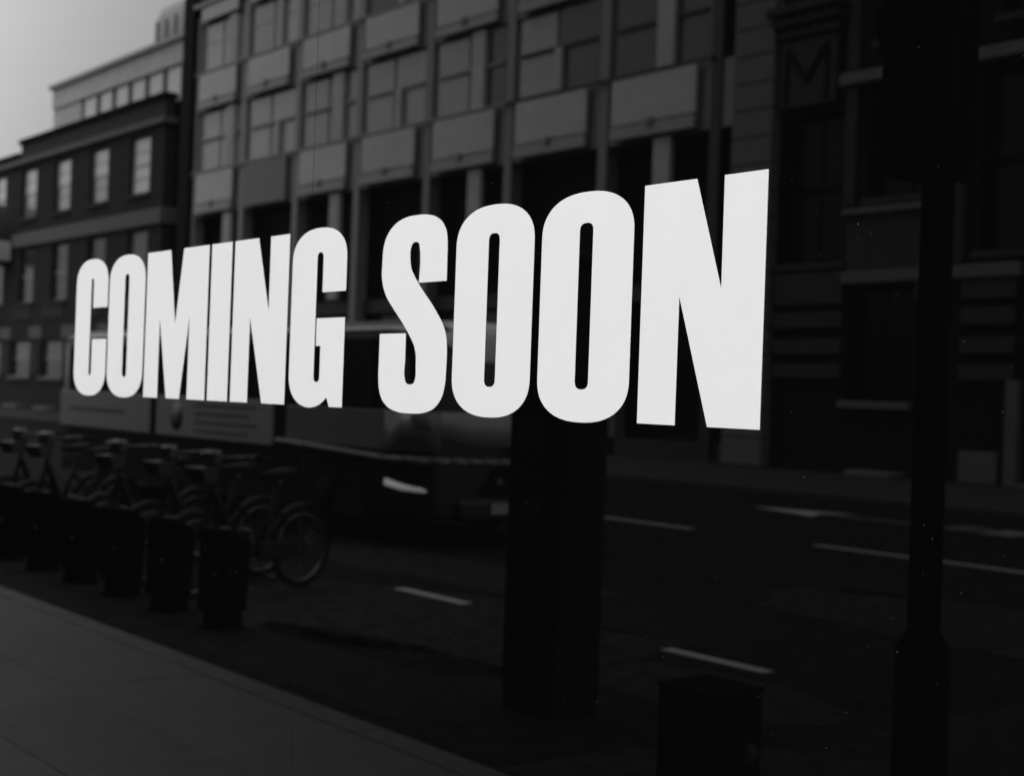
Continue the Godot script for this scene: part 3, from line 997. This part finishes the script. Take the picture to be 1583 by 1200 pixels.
	for s in [-1.0, 1.0]:
		st = start(true)
		loft(st, [[Vector3(F - 0.52, 0.64, 1.215 * s), Vector3(F - 0.52, 0.71, 1.21 * s), Vector3(F - 0.52, 0.71, 1.1 * s), Vector3(F - 0.52, 0.64, 1.1 * s)], [Vector3(F - 0.26, 0.6, 1.18 * s), Vector3(F - 0.26, 0.66, 1.17 * s), Vector3(F - 0.3, 0.66, 1.0 * s), Vector3(F - 0.3, 0.6, 1.0 * s)], [Vector3(F - 0.08, 0.59, 1.08 * s), Vector3(F - 0.08, 0.63, 1.07 * s), Vector3(F - 0.14, 0.63, 0.95 * s), Vector3(F - 0.14, 0.59, 0.95 * s)], [Vector3(F - 0.03, 0.59, 1.03 * s), Vector3(F - 0.03, 0.605, 1.03 * s), Vector3(F - 0.09, 0.605, 0.95 * s), Vector3(F - 0.09, 0.59, 0.95 * s)]])
		var hl := add("headlight", done(st), M.lamp_lit if s < 0 else M.bright_metal, c)
		hl.set_meta("label", "lit headlight" if s < 0 else "dim far headlight")
		bx(c, "mirror", M.coach_black, Vector3(F - 0.25, 1.6, 1.3 * s - 0.1), Vector3(F - 0.1, 1.95, 1.3 * s + 0.1), 0.03)
		bx(c, "mirror_arm", M.coach_black, Vector3(F - 0.3, 1.95, 1.15 * s - 0.12), Vector3(F - 0.24, 2.0, 1.15 * s + 0.12), 0.01)
	bx(c, "number_plate", M.advert, Vector3(F + 0.081, 0.36, -0.26), Vector3(F + 0.09, 0.47, 0.26))
	cyl(c, "fog_lamp", M.bright_metal, Vector3(F - 0.02, 0.68, -0.13), Vector3(F + 0.05, 0.68, -0.13), 0.06, 0.05, 14)

# ------------------------------------------------------------------ lettering on the glass
# an outline: Vector2 millimetres; a third value marks a corner, the rest is a smooth run
func outline(pts: Array) -> PackedVector2Array:
	var out := PackedVector2Array()
	var n := pts.size()
	for k in n:
		var p1 := Vector2(pts[k][0], pts[k][1])
		var p2 := Vector2(pts[(k + 1) % n][0], pts[(k + 1) % n][1])
		var s1: bool = pts[k].size() > 2
		var s2: bool = pts[(k + 1) % n].size() > 2
		out.append(p1)
		if s1 and s2:
			continue
		var p0 := Vector2(pts[(k + n - 1) % n][0], pts[(k + n - 1) % n][1])
		var p3 := Vector2(pts[(k + 2) % n][0], pts[(k + 2) % n][1])
		if s1:
			p0 = p1
		if s2:
			p3 = p2
		for i in range(1, 6):
			out.append(p1.cubic_interpolate_in_time(p2, p0, p3, i / 6.0, p1.distance_to(p2), -maxf(p0.distance_to(p1), 0.01), p1.distance_to(p2) + maxf(p2.distance_to(p3), 0.01)))
	return out

func arch(cx: float, cy: float, rx: float, ry: float, a0: float, a1: float, e := 2.0, n := 20) -> Array:
	var out := []
	for k in n + 1:
		var a := lerpf(a0, a1, float(k) / n)
		out.append(Vector2(cx + rx * signf(cos(a)) * pow(absf(cos(a)), 2.0 / e), cy + ry * signf(sin(a)) * pow(absf(sin(a)), 2.0 / e)))
	return out

func letter(called: String, label: String, shapes: Array, base: Vector2) -> void:
	var st := start()
	for s in shapes:
		var p := PackedVector2Array()
		for v in s:
			var q := Vector2(v.x, v.y)
			if p.is_empty() or p[p.size() - 1].distance_to(q) > 0.02:
				p.append(q)
		if p[0].distance_to(p[p.size() - 1]) < 0.02:
			p.remove_at(p.size() - 1)
		var ids := Geometry2D.triangulate_polygon(p)
		if ids.is_empty():
			push_error("letter not filled: " + called + " " + label)
		for z in [0.0006, 0.0002]:
			for k in range(0, ids.size(), 3):
				var t := []
				for i in 3:
					t.append(Vector3((p[ids[k + i]].x - base.x) * 0.001, (p[ids[k + i]].y - base.y) * 0.001, z))
				var up: bool = (t[1] - t[0]).cross(t[2] - t[0]).z > 0
				if up == (z > 0.0004):
					tri(st, t[0], t[2], t[1])
				else:
					tri(st, t[0], t[1], t[2])
		var clock := Geometry2D.is_polygon_clockwise(p)
		for k in p.size():
			var a := (p[k] - base) * 0.001
			var b := (p[(k + 1) % p.size()] - base) * 0.001
			if clock:
				quad(st, Vector3(a.x, a.y, 0.0002), Vector3(a.x, a.y, 0.0006), Vector3(b.x, b.y, 0.0006), Vector3(b.x, b.y, 0.0002))
			else:
				quad(st, Vector3(b.x, b.y, 0.0002), Vector3(b.x, b.y, 0.0006), Vector3(a.x, a.y, 0.0006), Vector3(a.x, a.y, 0.0002))
	var o := add("tmp", done(st), M.vinyl, self, Vector3(base.x * 0.001, base.y * 0.001, 0.0))
	o.name = numbered(called)
	o.set_meta("label", label)
	o.set_meta("category", "letter")
	o.set_meta("group", "large white vinyl letters on the dark glass")

# a ring letter as two halves that meet at top and bottom
func o_shapes(x0: float, x1: float, cw: float) -> Array:
	var cx := (x0 + x1) * 0.5
	var hw := (x1 - x0) * 0.5
	var left := []
	left.append_array(arch(cx, 1863, hw, 70, PI / 2, PI, 2.35))
	left.append_array(arch(cx, 1632, hw, 69, PI, PI * 1.5, 2.35))
	left.append_array(arch(cx - 0.5, 1630, cw, 14, PI * 1.5, PI, 2.6, 8))
	left.append_array(arch(cx - 0.5, 1869, cw, 14, PI, PI / 2, 2.6, 8))
	left.append(Vector2(cx, 1883))
	left.insert(left.size() - 18 - 1, Vector2(cx, 1616))
	var right := []
	for v in left:
		right.append(Vector2(2 * cx - v.x, v.y))
	return [left, right]

func moved(pts: Array, dx: float) -> Array:
	var out := []
	for p in pts:
		out.append(Vector2(p[0] + dx, p[1]))
	return out

func lettering() -> void:
	var T := 1930.0
	var B := 1566.5
	var c := []
	c.append_array(arch(-3743, 1866, 110, 68, PI / 2, PI, 2.35))
	c.append_array(arch(-3743, 1631, 110, 68, PI, PI * 1.5, 2.35))
	c.append_array(arch(-3743, 1631, 109, 68, PI * 1.5, TAU, 2.35))
	c.append_array([Vector2(-3634, 1716), Vector2(-3731, 1716)])
	c.append_array(arch(-3739.5, 1627, 8.5, 9, 0, -PI, 2.2, 10))
	c.append_array(arch(-3739.5, 1872, 8.5, 9, PI, 0, 2.2, 10))
	c.append_array([Vector2(-3731, 1801), Vector2(-3634, 1801)])
	c.append_array(arch(-3743, 1866, 109, 68, 0, PI / 2, 2.35))
	letter("letter_c", "white letter C, first and smallest looking letter of COMING", [c], Vector2(-3743, B))
	letter("letter_o", "white letter O of COMING, narrow slot inside, right after the C", o_shapes(-3623.5, -3398, 13.0), Vector2(-3511, B))
	letter("letter_m", "wide white letter M between the O and I of COMING", [moved([[-3387, T], [-3254, T], [-3217, 1746], [-3181, T], [-3046.5, T], [-3046.5, B], [-3140, B], [-3138.5, 1768], [-3181, B], [-3255, B], [-3305, 1768], [-3305, B], [-3387, B]], 0)], Vector2(-3217, B))
	letter("letter_i", "plain upright white bar of the letter I in COMING", [moved([[-3032.5, T], [-2932, T], [-2932, B], [-3032.5, B]], 0)], Vector2(-2982, B))
	var n := [[-1583, T], [-1473, T], [-1417.5, 1766], [-1418, T], [-1335.5, T], [-1335.5, B], [-1436, B], [-1501.5, 1758], [-1502, B], [-1583, B]]
	letter("letter_n", "white letter N in the middle of COMING, before the G", [moved(n, -1334.5)], Vector2(-2793, B))
	var g := []
	g.append_array(arch(-2545.5, 1866, 108.5, 68, PI / 2, PI, 2.35))
	g.append_array(arch(-2561, 1631, 93, 68, PI, PI * 1.5, 2.25))
	g.append_array([Vector2(-2540, 1566), Vector2(-2522, 1571.5), Vector2(-2508, 1578.5), Vector2(-2498, 1586), Vector2(-2487, B), Vector2(-2437.5, B), Vector2(-2437.5, 1747.5), Vector2(-2547, 1747.5), Vector2(-2547, 1690.5), Vector2(-2528.5, 1690.5)])
	g.append_array(arch(-2540.5, 1628, 12, 12, 0, -PI, 2.4, 10))
	g.append_array(arch(-2540.5, 1871, 12.3, 12.5, PI, 0, 2.4, 10))
	g.append_array([Vector2(-2528, 1800.5), Vector2(-2437.5, 1800.5)])
	g.append_array(arch(-2545.5, 1866, 108, 68, 0, PI / 2, 2.35))
	letter("letter_g", "white letter G with a straight spur, last letter of COMING", [g], Vector2(-2545, B))
	var s := [[-2308, 1851], [-2307, 1818], [-2301, 1801], [-2289, 1783], [-2262, 1758], [-2235, 1735], [-2218, 1719.5], [-2201, 1702], [-2190, 1688], [-2184, 1673], [-2182.5, 1650], [-2182.5, 1629], [-2187, 1620], [-2200, 1616.5], [-2214, 1620], [-2218.5, 1629], [-2218.5, 1664], [-2219, 1712.5, 1], [-2308, 1712.5, 1], [-2308, 1660], [-2307.5, 1626], [-2304, 1606], [-2294, 1588], [-2273, 1573], [-2240, 1564.5], [-2197, 1562.5], [-2152, 1565], [-2118, 1575], [-2097, 1594], [-2088, 1618], [-2086, 1645], [-2086, 1685], [-2089, 1704], [-2098, 1723], [-2117, 1745], [-2141, 1768], [-2166, 1789], [-2184, 1805.5], [-2198, 1820], [-2208.5, 1834], [-2213, 1851], [-2212.5, 1871], [-2207, 1880], [-2196, 1883], [-2186, 1879.5], [-2182.5, 1870], [-2182.5, 1806, 1], [-2094, 1806, 1], [-2094.5, 1850], [-2095.5, 1877], [-2100, 1897], [-2112, 1913], [-2133, 1925], [-2163, 1931.5], [-2196, 1933], [-2236, 1930.5], [-2272, 1919], [-2296, 1899], [-2306, 1876]]
	letter("letter_s", "white letter S that begins the word SOON", [Array(outline(s))], Vector2(-2197, B))
	letter("letter_o", "white letter O right after the S of SOON", o_shapes(-2067, -1846, 15.0), Vector2(-1956, B))
	letter("letter_o", "white letter O right before the N of SOON", o_shapes(-1826, -1604, 15.8), Vector2(-1715, B))
	letter("letter_n", "large white letter N at the end of SOON, nearest the viewer", [moved(n, 0)], Vector2(-1459, B))

# ------------------------------------------------------------------ dust on the glass
func specks() -> void:
	var m := SphereMesh.new()
	m.radius = 0.5
	m.height = 1.0
	m.radial_segments = 6
	m.rings = 3
	m.material = M.dust_grey
	var mm := MultiMesh.new()
	mm.transform_format = MultiMesh.TRANSFORM_3D
	mm.mesh = m
	mm.instance_count = 380
	for k in 380:
		var x := -0.85 - 2.4 * pow(rng.randf(), 1.3)
		var y := rng.randf_range(0.7, 2.7)
		var d := rng.randf_range(0.0005, 0.001) if rng.randf() < 0.93 else rng.randf_range(0.001, 0.0016)
		mm.set_instance_transform(k, Transform3D(Basis().scaled(Vector3(d, d * rng.randf_range(0.8, 1.3), 0.0002)), Vector3(x, y, 0.0001)))
	var o := MultiMeshInstance3D.new()
	o.name = "dust"
	o.multimesh = mm
	add_child(o)
	o.set_meta("kind", "stuff")
	o.set_meta("label", "tiny pale specks of dust on the glass")
	o.set_meta("category", "dust")
